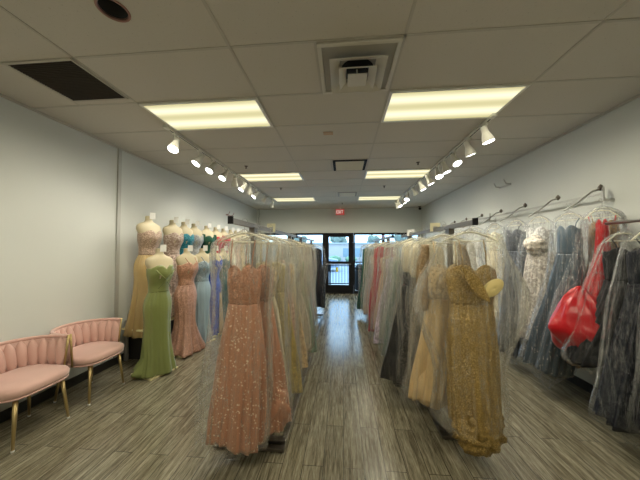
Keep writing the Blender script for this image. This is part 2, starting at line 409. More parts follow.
# ------------------------------------------------------------------ ceiling fixtures
def troffer_mat():
    t = NT('prismatic_lens_lit'); tc = t.node('ShaderNodeTexCoord'); sp = t.node('ShaderNodeSeparateXYZ'); t.link(tc.outputs['Object'], sp.inputs[0])
    y = sp.outputs['Y']
    def band(c, w): 
        d_ = t.math('DIVIDE', t.math('SUBTRACT', y, c), w)
        return t.math('POWER', 2.718, t.math('MULTIPLY', t.math('MULTIPLY', d_, d_), -1))
    s_ = t.math('ADD', band(-.14, .09), band(.13, .10))
    e = t.node('ShaderNodeEmission')
    t.link(t.mix((.74, .66, .30), (1.0, .95, .66), s_), e.inputs[0])
    t.link(t.math('ADD', t.math('MULTIPLY', s_, .35), .85), e.inputs[1])
    return t.done(e.outputs[0])
LENS = troffer_mat()
def light(name, kind, loc, energy, color, parent=None, **kw):
    L = bpy.data.lights.new(name, kind); L.energy = energy; L.color = color
    for k, v in kw.items(): setattr(L, k, v)
    o = bpy.data.objects.new(name, L); COL.objects.link(o); o.location = loc
    if parent: o.parent = parent
    return o
TW = 28     # per lamp point inside a fixture
def troffer(x, y, label):
    t = thing('fluorescent_ceiling_light', label, 'ceiling light', (x+.61, y+.305, CEIL), 0, 'recessed fluorescent panels')
    f = MB(); z0, z1 = -.016, -.002
    f.box((-.60, -.295, z0), (.60, -.27, z1)).box((-.60, .27, z0), (.60, .295, z1)).box((-.60, -.27, z0), (-.575, .27, z1)).box((.575, -.27, z0), (.60, .27, z1))
    f.build('frame', WHITE, t, False)
    MB().box((-.575, -.27, -.009), (.575, .27, -.003)).build('diffuser', LENS, t, False)
    for dx in (-.36, .0, .36):
        light('fluorescent_lamp', 'SPOT', (dx, 0, -.02), TW, (1.0, .92, .72), t, spot_size=R(172), spot_blend=.6, shadow_soft_size=.0)
rowname = ['nearest', 'middle', 'farthest']
for j, y in enumerate((2.37, 4.81, 7.25)):
    for x, sd in ((-2.02, 'left'), (.42, 'right')):
        troffer(x, y, '%s of the three lit yellow fluorescent panels on the %s' % (rowname[j], sd))
for x, sd in ((-2.02, 'left'), (.42, 'right')): troffer(x, -.07, 'added fluorescent fill panel overhead, unseen behind the camera, %s side' % sd)  # unseen panels continuing the fixture rows, added to brighten the near walls

def track(x, ya, yb, heads, side, aim):
    t = thing('lighting_track', 'white ceiling track rail for spotlights along the %s side' % side, 'track', (x, 0, CEIL))
    MB().box((-.018, ya, -.03), (.018, yb, -.004)).build('rail', WHITE, t, False)
    MB().box((-.006, ya+.02, -.0315), (.006, yb-.02, -.03)).build('slot', BLACKM, t, False)
    MB().box((-.025, ya-.03, -.035), (.025, ya+.05, -.003)).build('end_feed', WHITE, t, False)
    proto = thing('track_spotlight', '', 'spotlight', (x, 0, CEIL-.03), 0, 'white track spotlights')
    MB().lathe([(.014, -.075), (.014, -.012)], 10).build('stem', WHITE, proto)
    MB().box((-.02, -.035, -.02), (.02, .035, -.0015)).build('adapter', WHITE, proto, False)
    hd = MB().lathe([(.020, .10), (.030, .095), (.034, .07), (.034, .03), (.040, .01), (.058, -.05), (.064, -.09), (.060, -.092), (.05, -.06)], 20).build('lamp_housing', WHITE, proto)
    hd.location = (0, 0, -.13)
    MB().lathe([(.0585, -.088), (.03, -.082), (.002, -.080)], 20).build('lamp_face', LAMP, hd)
    light('spot_lamp', 'SPOT', (0, 0, -.1), SW, (1, .95, .86), hd, spot_size=R(95), spot_blend=.8, shadow_soft_size=.0)
    for i, (y, tx, ty) in enumerate(heads):
        o = proto if i == 0 else copy_tree(proto)
        o.location.y = y
        for c in bpy.data.objects:
            if c.parent == o and c.name.startswith('lamp_housing'): c.rotation_euler = (R(tx), R(ty), 0)
        nth = ['nearest', 'second nearest', 'third nearest', 'fourth nearest', 'fifth nearest', 'sixth nearest', 'seventh nearest', 'eighth nearest', 'ninth nearest', 'tenth nearest', 'second farthest', 'farthest'][i]
        if i == len(heads)-1: nth = 'farthest'
        o['label'] = '%s white spotlight on the %s ceiling track' % (nth, side)
LAMP = emis('lit_lamp_face', (1, .98, .92), 30)
SW = 15
# tilt: rx>0 turns the face towards +Y (away), rx<0 towards the camera; ry>0 turns it to -X
track(-2.05, 2.85, 7.75, [(3.01, -30, -4), (3.56, -26, 24), (3.92, -32, 16), (4.36, -34, 14), (4.8, 35, 20), (5.23, -20, 30), (5.61, 30, 15), (6.02, -25, 35), (6.69, 0, 40), (7.42, 25, 25)], 'left', 1)
track(1.6, 2.9, 8.1, [(3.05, -4, -15), (3.46, 4, -20), (3.87, -28, -12), (4.24, -8, -18), (4.54, -25, -5), (5.01, -5, -25), (5.48, -5, -25), (6.0, 5, -28), (6.64, -25, 20), (7.13, -5, -30), (7.63, -20, -20), (7.91, 10, -25)], 'right', -1)

def diffuser(x, y):
    t = thing('air_diffuser', 'large square white stepped air diffuser between the nearest light panels', 'air vent', (x, y, CEIL))
    VM = plain('diffuser_enamel', (.66, .63, .56), .4, 0, .03)
    def ring(a0, z0, a1, z1, name, th=.004):
        m = MB()
        o = [Vector((sx*a0, sy*a0, z0)) for sx, sy in ((-1,-1),(1,-1),(1,1),(-1,1))]; i_ = [Vector((sx*a1, sy*a1, z1)) for sx, sy in ((-1,-1),(1,-1),(1,1),(-1,1))]
        m.rings([o, i_, [p+Vector((0,0,th)) for p in i_], [p+Vector((0,0,th)) for p in o]], None, True, False)
        m.build(name, VM, t, False)
    m = MB()
    for a_, b_ in ((( -.295, -.295), (.295, -.265)), ((-.295, .265), (.295, .295)), ((-.295, -.265), (-.265, .265)), ((.265, -.265), (.295, .265))):
        m.box((a_[0], a_[1], -.02), (b_[0], b_[1], -.004))
    m.build('outer_frame', VM, t, False, bevel=.004)
    MB().box((-.265, -.265, -.007), (.265, .265, -.0045)).build('back_pan', plain('diffuser_throat', (.42, .40, .35), .7), t, False)
    MB().lathe([(.13, -.012), (.13, -.0075)], 28).build('duct_opening', BLACKM, t)
    ring(.205, -.062, .135, -.028, 'cone'); ring(.21, -.066, .203, -.060, 'cone_rim', .006)
    ring(.135, -.085, .085, -.055, 'cone'); ring(.14, -.088, .133, -.083, 'cone_rim', .006)
    MB().box((-.075, -.075, -.098), (.075, .075, -.088)).build('centre_plate', VM, t, False, bevel=.003)
    MB().box((-.006, -.006, -.088), (.006, .006, -.012)).build('stem', VM, t, False)
diffuser(.115, 2.065)
def grille(x, y, w, label, frame, n=10, group='ceiling grilles'):
    t = thing('ceiling_grille', label, 'air vent', (x, y, CEIL), 0, group)
    f = MB(); h = w/2; h2 = h-.045
    f.box((-h, -h, -.014), (h, -h2, -.004)).box((-h, h2, -.014), (h, h, -.004)).box((-h, -h2, -.014), (-h2, h2, -.004)).box((h2, -h2, -.014), (h, h2, -.004))
    f.build('frame', frame, t, False)
    MB().box((-h2, -h2, -.006), (h2, h2, -.004)).build('backing', BLACKM, t, False)
    s_ = MB()
    for q in range(n):
        y_ = -h2+ (q+.5)*2*h2/n
        s_.box((-h2, -.020, -.002), (h2, .020, .002), Matrix.Translation((0, y_, -.018)) @ Matrix.Rotation(R(-22), 4, 'X'))
    s_.build('louvre', WHITE, t, False)
grille(.115, 4.505, .56, 'black framed white louvred vent in the middle of the ceiling', BLACKM, 8)
grille(.115, 6.945, .50, 'small grey louvred vent near the exit sign', plain('grey_vent_frame', (.3, .28, .25), .5), 8)
# dark return opening
t = thing('return_air_grille', 'dark brown square return air grille over the left wall', 'air vent', (-2.32, 2.02, CEIL))
MB().box((-.27, -.25, -.006), (.27, .25, -.004)).build('backing', plain('dark_filter', (.03, .022, .015), .9), t, False)
e_ = MB()
for q in range(26): e_.box((-.265, -.25+q*.0195, -.013), (.265, -.249+q*.0195+.004, -.006))
e_.build('fins', plain('dark_brown_fins', (.05, .038, .026), .7), t, False)
f = MB().box((-.285, -.27, -.012), (.285, -.25, -.004)).box((-.285, .25, -.012), (.285, .27, -.004)).box((-.285, -.25, -.012), (-.27, .25, -.004)).box((.27, -.25, -.012), (.285, .25, -.004))
f.build('frame', GRID, t, False)
t = thing('recessed_can', 'round open recessed can in the near left ceiling', 'ceiling fitting', (hc.x, hc.y, CEIL))
MB().lathe([(.0745, .003), (.0745, .22), (.0, .221)], 32, None, False).build('housing', plain('can_black', (.012, .01, .01), .6), t, solid=.002)
MB().rings([[Vector((r*cos(2*pi*k/32), r*sin(2*pi*k/32), z)) for k in range(32)] for r, z in ((.088, -.002), (.085, -.005), (.075, -.005), (.0735, .01))], None, False, False).build('rim', plain('can_rim', (.30, .15, .12), .5), t, solid=.001)
for i, (x, y, lb) in enumerate(((-1.68, 4.40, 'small ceiling sprinkler before the middle left light panel'), (.95, 6.1, 'small ceiling sprinkler behind the middle right light panel'), (-1.47, 6.1, 'small ceiling sprinkler behind the middle left light panel'), (1.25, 4.45, 'small ceiling sprinkler before the middle right light panel'), (-.02, 8.3, 'small ceiling sprinkler near the exit sign'))):
    t = thing('ceiling_sprinkler', lb, 'sprinkler', (x, y, CEIL), 0, 'ceiling sprinklers')
    MB().lathe([(.035, -.002), (.033, -.006), (.012, -.008), (.010, -.03), (.012, -.04)], 14).build('body', DKMETAL, t)
    MB().lathe([(.018, -.043), (.018, -.0455)], 12).build('deflector', DKMETAL, t)
t = MB().box((-.06, -.04, -.012), (.06, .04, -.003)).build('ceiling_plate', plain('beige_plate', (.55, .38, .25), .6), None, False, (-.18, 3.21, CEIL), .002)
tag(t, 'small beige plate on the ceiling beyond the big diffuser', 'ceiling fitting')
t = thing('corner_camera', 'small dark fitting in the far right ceiling corner', 'camera', (2.62, 9.2, CEIL))
MB().lathe([(.05, -.002), (.05, -.02), (.02, -.03), (.02, -.06)], 16).build('mount', DKMETAL, t)
MB().blob((0, -.03, -.085), (.045, .06, .045), 0).build('camera_body', BLACKM, t)
# exit sign
EX = plain('exit_red', (.75, .10, .07), .5)
t = thing('exit_sign', 'small red EXIT sign at the top of the far wall', 'sign', (-.10, 9.18, 2.885))
MB().box((-.15, 0, -.10), (.15, .05, .10)).build('housing', emis('exit_glow', (.80, .10, .08), .42), t, False, bevel=.006)
MB().box((-.03, .015, .10), (.03, .035, .165)).build('mount', WHITE, t, False)
lt = MB(); W = .05; Hh = .11
def bar(x, z, w, h, M=None): lt.box((x, -.004, z), (x+w, 0, z+h), M)
x = -.125; th = .014
bar(x, -.055, th, Hh)
for z in (-.055, -.007, .041): bar(x+th, z, W-th-.006, th)
x = -.06
for s_ in (-1, 1): lt.box((-th/2, -.004, -.065), (th/2, 0, .065), Matrix.Translation((x+W/2, 0, 0)) @ Matrix.Rotation(s_*R(24), 4, 'Y'))
bar(.01, -.055, th, Hh); bar(.04, .041, W+.02, th); bar(.04+.028, -.055, th, .096)
lt.build('lettering', emis('exit_letters', (1, .85, .75), .8), t, False)

# ------------------------------------------------------------------ pink chairs
PINK = fabric('matte', (.68, .38, .31)); PINKB = plain('pink_velvet', (.60, .375, .32), .65, 0, .08, 5, Sheen_Weight=.5)
def pink_chair(loc, label):
    t = thing('accent_chair', label, 'chair', loc, 0, 'pink velvet chairs along the left wall')
    # local: front = +x, width along y; seat .44..49
    W, D = .265, .26
    def outline(sx, sy, n=40):
        pts = []
        for k in range(n):
            a = 2*pi*k/n; c, s_ = cos(a), sin(a); e = .55
            x = sx*math.copysign(abs(c)**e, c); y = sy*math.copysign(abs(s_)**e, s_)
            pts.append((x, y))
        return pts
    m = MB(); rr = []
    for sc, z in ((.86, .405), (.97, .412), (1.0, .43), (1.0, .455), (.97, .475), (.88, .487), (.6, .493), (.2, .495)):
        rr.append([Vector((x*sc, y*sc, z)) for x, y in outline(D, W)])
    m.rings(rr); m.build('seat', PINKB, t)
    MB().rings([[Vector((x*.985, y*.985, z)) for x, y in outline(D, W)] for z in (.395, .407)]).build('seat_frame', PINKB, t)
    # barrel back: braided lens-shaped pads around a U from arm to arm
    def U(s):     # s in -1..1 -> position and outward normal on the barrel
        a = s*R(100)
        return Vector((.02-(.30)*cos(a) if abs(s) < .9 else .02-.30*cos(a), .275*sin(a), 0)), Vector((-cos(a), sin(a), 0)).normalized()
    NP = 14
    for k in range(NP):
        s_ = -1+(k+.5)*2/NP
        m = MB(); rings = []
        for j in range(13):
            u = j/12; z = .44+.285*u
            wd = .5*(1.55*sin(pi*u)**.8+.35)*(2/NP)*.72
            wd = max(wd, .02); dp = .020+.022*sin(pi*u)**.7
            lean = .035*u; tw = (.5-u)*.055
            ring = []
            for q in range(12):
                a = 2*pi*q/12
                P, Nn = U(max(-1.03, min(1.03, s_+tw+cos(a)*wd)))
                ring.append(P + Nn*(lean + sin(a)*dp) + Vector((0, 0, z)))
            rings.append(ring)
        m.rings(rings); m.build('braided_pad', PINKB, t)
    m = MB(); rings = []
    for j in range(41):
        s_ = -1.0+2*j/40; P, Nn = U(s_)
        rings.append([P + Nn*(dx_) + Vector((0, 0, z)) for dx_, z in ((.012, .44), (.030, .60), (.040, .725), (.026, .725), (.016, .60), (-.004, .44))])
    m.rings(rings); m.build('back_shell', PINKB, t)
    for z, off, nm in ((.735, .036, 'top_roll'), (.43, .008, 'bottom_roll')):
        pts = []
        for j in range(41):
            P, Nn = U(-1.0+2*j/40); pts.append(P+Nn*off+Vector((0, 0, z)))
        MB().tube(pts, .017, 8).build(nm, PINKB, t)
    for s_ in (-1, 1):
        P, Nn = U(s_*1.03)
        MB().tube([P+Nn*.005+Vector((0, 0, .41)), P+Nn*.022+Vector((0, 0, .58)), P+Nn*.038+Vector((0, 0, .75))], .010, 8).build('arm_bar', GOLDM, t)
    for fx, fy in ((.20, -.19), (.20, .19), (-.16, -.18), (-.16, .18)):
        l = MB().tube([(fx*.92, fy*.92, .40), (fx*1.12, fy*1.12, .004)], [.018, .010], 10).build('leg', GOLDM, t)
        MB().lathe([(.011, 0), (.012, .006), (.010, .014)], 10, Matrix.Translation((fx*1.12, fy*1.12, 0))).build('foot_cap', PAPER, l)
pink_chair((-2.84, 2.12, 0), 'pink braided back velvet chair nearest the camera with brass legs')
pink_chair((-2.84, 2.75, 0), 'pink braided back velvet chair beside the dressed mannequins')

# ------------------------------------------------------------------ gown geometry
def lerp(a, b, t): return a+(b-a)*t
def smooth_prof(prof, n):
    """prof rows (z, hw, hd, cx, cy, fold) -> n interpolated rows (catmull-rom)"""
    out = []; L = len(prof)-1
    for i in range(n):
        u = i/(n-1)*L; k = min(int(u), L-1); f = u-k
        p0, p1, p2, p3 = prof[max(k-1, 0)], prof[k], prof[k+1], prof[min(k+2, L)]
        row = [.5*(2*b+(c-a_)*f+(2*a_-5*b+4*c-d_)*f*f+(3*b-a_-3*c+d_)*f**3) for a_, b, c, d_ in zip(p0, p1, p2, p3)]
        out.append(row)
    return out
def loft(prof, rows, n, rnd, ks=(5, 9, 14), hem=0, drift=1.5, top=None, sharp=.6, hemfn=None, fine=0):
    rings = []; ph = [rnd.uniform(0, 6.28) for _ in ks]; dr = [rnd.uniform(-drift, drift) for _ in ks]; am = [rnd.uniform(.6, 1.2)/(i+1)**.5 for i in range(len(ks))]
    hp = rnd.uniform(0, 6.28); sd = rnd.uniform(0, 50)
    P = smooth_prof(prof, rows)
    for i, (z, hw, hd, cx, cy, fa) in enumerate(P):
        u = i/(rows-1); ring = []
        for k in range(n):
            th = 2*pi*k/n
            F = 0
            for kk, p, d_, a_ in zip(ks, ph, dr, am):
                s_ = sin(kk*th+p+d_*z); F += a_*(math.copysign(abs(s_)**sharp, s_))
            r = 1+max(fa, 0)*F
            if fine: r += fine*noise.noise(Vector((cos(th)*9+sd, sin(th)*9, z*2.2)))
            zz = z
            if top: zz += top(th)*(1-u)**1 if u < .999 else 0
            if hem: zz += hem*u**6*sin(2*th+hp)
            if hemfn: zz += hemfn(th)*u**3
            ring.append(Vector((cx+hw*cos(th)*r, cy+hd*sin(th)*r, zz)))
        rings.append(ring)
    return rings

def sweetheart(depth=.05, back=-.03, amp=1):
    def f(th):
        s_ = -sin(th)       # front at th=-90deg
        x = cos(th)
        if s_ > 0: return depth*amp*(s_**.5)*(abs(sin(2.2*x*1.5))**.8)-.012*s_
        return back*abs(s_)
    return f

def hanger_mesh(z, parent, w=.20, mat=None):
    h = MB().tube([(-w, 0, z-.055), (-w*.8, 0, z-.03), (-.05, 0, z+.015), (0, 0, z+.022), (.05, 0, z+.015), (w*.8, 0, z-.03), (w, 0, z-.055)], [.004, .006, .007, .007, .007, .006, .004], 8)
    h.tube([(-w*.86, 0, z-.047), (w*.86, 0, z-.047)], .004, 6)
    return h.build('hanger', mat or HANGER, parent)
def hook_mesh(z, rz, parent):
    R_ = .024; top = rz+.018
    pts = [(0, 0, z+.02), (0, 0, top-R_*1.6)]
    for k in range(9):
        a = R(-60)+k*R(240)/8
        pts.append((0 + R_*sin(a+pi)*-1*1 if False else R_*sin(a), 0, top-R_+R_*cos(a)))
    # keep hook in the plane across the rail
    pts = [Vector((p[0], 0, p[2])) for p in pts]
    return MB().tube(pts, .0022, 6).build('hook', CHROME, parent)

def rack_gown(loc, rz, rail, sp, label, group, seed):
    rnd = random.Random(seed)
    t = thing('bagged_gown', label, 'gown', loc, rz, group)
    g = dict(hz=rail-.12, top=1.44, waist=1.17, hem=.14, bust=.165, wst=.14, hip=.19, hemw=.245, hw=.205, blump=.38, d=.07, dx=0, dy=0, bag=BAG, knot=True, bagw=1.16, bodice=None, skirt=None, fold=.13, straps=True, sleeve=None, bagx=0, tip=.05, bagtop=None)
    g.update(sp); hz = g['hz']
    if 'top' not in sp: g['top'] = hz-g.get('drop', .26)
    if 'waist' not in sp: g['waist'] = g['top']-.27
    ca, sa = cos(-rz), sin(-rz)
    def to_local(wx, wy): return wx*ca-wy*sa, wx*sa+wy*ca
    if 'wh' in sp: g['dx'], g['dy'] = to_local(*sp['wh'])
    if 'wb' in sp:
        (wx, wy, wz), rr_, bm_ = sp['wb']; lx, ly = to_local(wx-loc[0], wy-loc[1]); g['bundle'] = ((lx, ly, wz), rr_, bm_)
    h = hanger_mesh(hz, t, g['hw']); hook_mesh(hz, rail, h)
    dx, dy, d = g['dx'], g['dy'], g['d']; hem = g['hem']
    n = 56
    bp = [(g['top'], g['bust']*.95, d*.62, 0, 0, .0), (lerp(g['top'], g['waist'], .35), g['bust'], d*.75, 0, 0, .01), (g['waist'], g['wst'], d*.55, dx*.02, dy*.02, .015)]
    MB().rings(loft(bp, 10, n, rnd, top=sweetheart(.05), fine=.06), None, False, False).build('bodice', g['bodice'], t, solid=.003)
    wz = g['waist']+.01
    sk = [(wz, g['wst']*1.02, d*.6, dx*.02, dy*.02, .015), (lerp(wz, hem, .14), g['hip']*.92, d*.8, dx*.07, dy*.07, g['fold']*.3), (lerp(wz, hem, .4), lerp(g['hip'], g['hemw'], .35), d*.95, dx*.28, dy*.28, g['fold']*.7), (lerp(wz, hem, .75), lerp(g['hip'], g['hemw'], .8), d*1.1, dx*.7, dy*.7, g['fold']), (hem, g['hemw'], d*1.15, dx, dy, g['fold']*1.1)]
    MB().rings(loft(sk, 26, 84, rnd, (4, 7, 13, 19), .025, 2.0, fine=.10), None, False, True).build('skirt', g['skirt'], t)
    if g['straps']:
        for s_ in (-1, 1):
            x = s_*.085
            MB().tube([(x*1.05, -.012, hz-.035), (x*1.0, -d*.5, lerp(hz, g['top'], .6)), (x*.95, -d*.6, g['top']+.015)], .0045, 6).build('strap', g['bodice'], t)
    if g['sleeve']:
        for s_ in (-1, 1):
            MB().rings(loft([(hz-.06, .03, .035, s_*.15, 0, .02), (hz-.3, .05, .045, s_*.175, 0, .08), (hz-.62, .035, .035, s_*.17, 0, .1)], 12, 24, rnd), None, False, False).build('sleeve', g['sleeve'], t, solid=.002)
    if g.get('bib'):
        MB().rings(loft([(hz-.02, .09, .03, 0, 0, .02), (hz-.1, .17, d*.8, 0, 0, .02), (hz-.36, .165, d*.95, 0, 0, .03)], 8, 40, rnd), None, False, False).build('dust_cover', g['bib'], t, solid=.002)
    if g.get('bundle'):
        (bx, by, bz), (rx, ry, rzz), bm = g['bundle']
        m = MB().blob((bx, by, bz), (rx, ry, rzz), g['blump'], g.get('bsc', 2.0), seed, 44, 32, g.get('taper', 0)).build('gathered_train', bm, t)
    if g['bag']:
        q = g['bagw']; bx = g['bagx']; tip = g['tip']
        lo = [(hz+.05, .012, .012, 0, 0, .2), (hz+.025, .05, .03, 0, 0, .2), (hz-.03, g['hw']*1.05, d*.8, 0, 0, .06), (hz-.12, max(g['hw']*1.15, g['bust']*1.12)*min(q, 1.1), d*1.0, bx*.1, 0, .05),
              (lerp(hz, hem, .35), max(g['bust']*1.5, g['hemw']*.85)*q, d*1.2, dx*.1+bx*.5, dy*.1, .05), (lerp(hz, hem, .7), g['hemw']*1.05*q, d*1.35, dx*.6+bx, dy*.6, .06),
              (hem+.06, g['hemw']*1.1*q, d*1.4, dx+bx, dy, .07)]
        if g['knot']:
            lo += [(hem-.01, g['hemw']*.85*q, d*1.2, dx+bx, dy, .10), (lerp(hem, tip, .6), g['hemw']*.35*q, d*.5, dx+bx, dy, .16), (tip+.015, .022, .02, dx+bx, dy, .3), (tip-.0, .035, .03, dx+bx, dy, .3)]
        else:
            lo += [(hem-.05, g['hemw']*1.08*q, d*1.35, dx+bx, dy, .08)]
        MB().rings(loft(lo, 40, 72, rnd, (5, 8, 13, 21), 0 if g['knot'] else .02, 3.0, sharp=.8, fine=.14), None, False, False).build('garment_bag', g['bag'], t)
    return t

# colours
C = dict(peach=(.45, .205, .115), gold=(.33, .215, .055), champagne=(.52, .38, .20), ivory=(.70, .62, .46), blush=(.58, .38, .29), nude=(.60, .42, .30), sage=(.22, .31, .24), lavender=(.48, .46, .62),
         navy=(.010, .012, .020), black=(.012, .012, .014), slate=(.14, .17, .20), silver=(.45, .44, .42), red=(.44, .005, .010), crimson=(.45, .01, .04), mauve=(.50, .36, .40), white=(.78, .78, .76), powder=(.45, .55, .66), emerald=(.01, .09, .06), yellow=(.48, .36, .11), lilac=(.56, .46, .60), bluegrey=(.22, .30, .38), teal=(.0, .16, .26), pink=(.70, .42, .45), charcoal=(.06, .06, .065))

# ---- left free-standing rack
def free_rack(x, ya, yb, label, bx0, bx1, rz_=1.83, cap=True, ups=(.45,)):
    t = thing('garment_rack', label, 'clothes rack', (x, 0, 0), 0, 'free-standing gown racks')
    MB().box((-.015, ya, rz_-.042), (.015, yb, rz_-.004)).build('rail', RAILM, t, False, bevel=.003)
    for y in (ya-.012, yb): MB().box((-.018, y, rz_-.046), (.018, y+.012, rz_+.006)).build('end_cap', BLACKM, t, False)
    c = (bx0+bx1)/2
    for y in (ya+ups[0], yb-ups[0]):
        MB().box((-.014, y-.03, .03), (.014, y+.03, rz_-.03)).box((-.024, y-.04, rz_-.12), (.024, y+.04, rz_-.035)).build('upright', DKMETAL, t, False, bevel=.003)
        MB().box((bx0, y-.03, .025), (bx1, y+.03, .055)).build('foot', DKMETAL, t, False, bevel=.003)
    ba, bb = ya+.36, yb-.3
    MB().box((bx0, ba, .008), (bx1, ba+.04, .035)).box((bx0, bb-.04, .008), (bx1, bb, .035)).box((bx0, ba+.04, .008), (bx0+.04, bb-.04, .035)).box((bx1-.04, ba+.04, .008), (bx1, bb-.04, .035)).build('base_frame', DKMETAL, t, False, bevel=.003)
    for y in (ba+.02, bb-.02):
        for xx in (bx0+.03, bx1-.03): MB().lathe([(.012, 0), (.014, .01)], 10, Matrix.Translation((xx, y, 0))).build('foot_pad', BLACKM, t)
    return t
LX, RX = -.76, .95
free_rack(LX, 1.72, 4.15, 'nearer dark steel gown rack on the left of the aisle', -.29, .29)
free_rack(LX, 4.25, 6.7, 'farther dark steel gown rack on the left of the aisle', -.29, .29)
free_rack(RX, 1.98, 4.3, 'nearer dark steel gown rack on the right of the aisle', -.12, .25)
free_rack(.82, 4.42, 7.1, 'farther dark steel gown rack on the right of the aisle', -.25, .25)

F = fabric
left = [  # y, words, spec
 (1.97, 'peach sequin spaghetti strap gown', dict(hz=1.715, bodice=F('glitter', C['peach']), skirt=F('tulle', C['peach'], (.9, .72, .55)), dx=-.05, hem=.16, hemw=.21, wst=.115, hip=.15, d=.10, bust=.13, bag=BAGF, bagx=-.02, bagw=1.2, tip=.03, fold=.10)),
 (2.12, 'second peach gown with gathered hem', dict(bodice=F('glitter', C['peach']), skirt=F('tulle', (.42, .19, .105), (.9, .72, .55)), ox=.06, dx=.09, hem=.20, hemw=.16, wst=.11, hip=.14, bust=.13, d=.09, bag=BAG, bagw=1.2, knot=False, fold=.12, bundle=((.11, -.02, .34), (.15, .08, .16), F('tulle', (.42, .19, .105), (.9, .7, .5))))),
 (2.33, 'champagne gown', dict(bodice=F('lace', C['champagne']), skirt=F('matte', C['ivory']), dx=.04, hem=.27, hemw=.22, bag=BAG, knot=False)),
 (2.52, 'yellow gold sequin gown with one strap', dict(ox=.05, bodice=F('sequin', C['yellow']), skirt=F('sequin', C['yellow']), dx=.06, hem=.26, hemw=.20, bag=BAG, knot=False)),
 (2.72, 'ivory gown', dict(bodice=F('matte', C['ivory']), skirt=F('matte', C['champagne']), dx=.03, hem=.22, bag=BAG, knot=False)),
 (2.92, 'blush beaded gown', dict(bodice=F('lace', C['blush']), skirt=F('lace', C['blush']), dx=.02, hem=.2, bag=BAGM)),
 (3.12, 'champagne lace gown', dict(bodice=F('lace', C['champagne']), skirt=F('lace', C['champagne']), dx=.03, hem=.2, bag=BAGM)),
 (3.32, 'white gown', dict(bodice=F('matte', C['white']), skirt=F('matte', C['ivory']), dx=.02, hem=.3, bag=BAGM)),
 (3.54, 'silver beaded gown', dict(bodice=F('lace', C['silver']), skirt=F('lace', C['silver']), dx=.02, hem=.25, bag=BAGM)),
 (3.78, 'sage green gown', dict(ox=.04, bodice=F('satin', C['sage']), skirt=F('satin', C['sage']), dx=.07, hem=.16, hemw=.25, bag=BAG, tip=.06, d=.09)),
 (4.00, 'pale grey gown', dict(bodice=F('matte', C['silver']), skirt=F('matte', C['silver']), dx=.05, hem=.3, bag=BAGM)),
 (4.42, 'ice blue gown', dict(ox=-.08, hemw=.20, bagw=1.05, bodice=F('lace', C['powder']), skirt=F('matte', C['powder']), dx=.05, hem=.2, bag=BAGM)),
 (4.66, 'lavender gown', dict(ox=-.08, hemw=.20, bagw=1.05, bodice=F('matte', C['lavender']), skirt=F('matte', C['lavender']), dx=.06, hem=.18, bag=BAGM)),
 (4.92, 'grey blue gown', dict(ox=-.08, hemw=.20, bagw=1.05, bodice=F('matte', C['bluegrey']), skirt=F('matte', C['bluegrey']), dx=.04, hem=.2, bag=BAGM)),
 (5.2, 'lilac gown', dict(ox=-.08, hemw=.20, bagw=1.05, bodice=F('matte', C['lilac']), skirt=F('matte', C['lavender']), dx=.05, hem=.2, bag=BAGM)),
 (5.5, 'powder blue gown', dict(ox=-.08, hemw=.20, bagw=1.05, bodice=F('satin', C['powder']), skirt=F('satin', C['powder']), dx=.05, hem=.2, bag=BAGM)),
 (5.8, 'slate gown', dict(ox=-.08, hemw=.20, bagw=1.05, bodice=F('matte', C['slate']), skirt=F('matte', C['slate']), dx=.03, hem=.2, bag=BAG)),
 (6.25, 'black gown', dict(ox=.06, bodice=F('matte', C['navy']), skirt=F('matte', C['navy']), dx=.02, hem=.22, hemw=.23, bust=.2, wst=.19, hip=.21, drop=.1, bag=BAG, bagw=1.02)),
]
def hang(rows, x, rail, side, s0, g):
    rr = random.Random(s0)
    for i, (y, w, sp) in enumerate(rows):
        if i == 0: lb = 'plastic bagged %s at the front of the %s aisle rack' % (w, side)
        elif i == len(rows)-1: lb = 'plastic bagged %s at the far end of the %s aisle rack' % (w, side)
        else:
            lb = 'bagged %s behind the %s on the %s rack' % (w, ' '.join(rows[i-1][1].replace(' with one strap', '').replace(' with gathered hem', '').replace('with a full train','').replace(' under a cream dust cover','').replace(' with gold beading','').split()[-2:]), side)
        xx = x(y) if callable(x) else x
        d = dict(sp); d.setdefault('d', .075); xx += d.pop('ox', 0); an = d.pop('rz', rr.uniform(-9, 9) if i > 1 else 0)
        if i > 2: d.setdefault('hz', rail-.12+rr.uniform(-.03, .01))
        rack_gown((xx, y, 0), R(an), rail, d, lb, g, s0+i)
hang(left, LX, 1.83, 'left', 100, 'bagged gowns on the left aisle rack')
sg = 'bagged gowns on the right aisle rack'
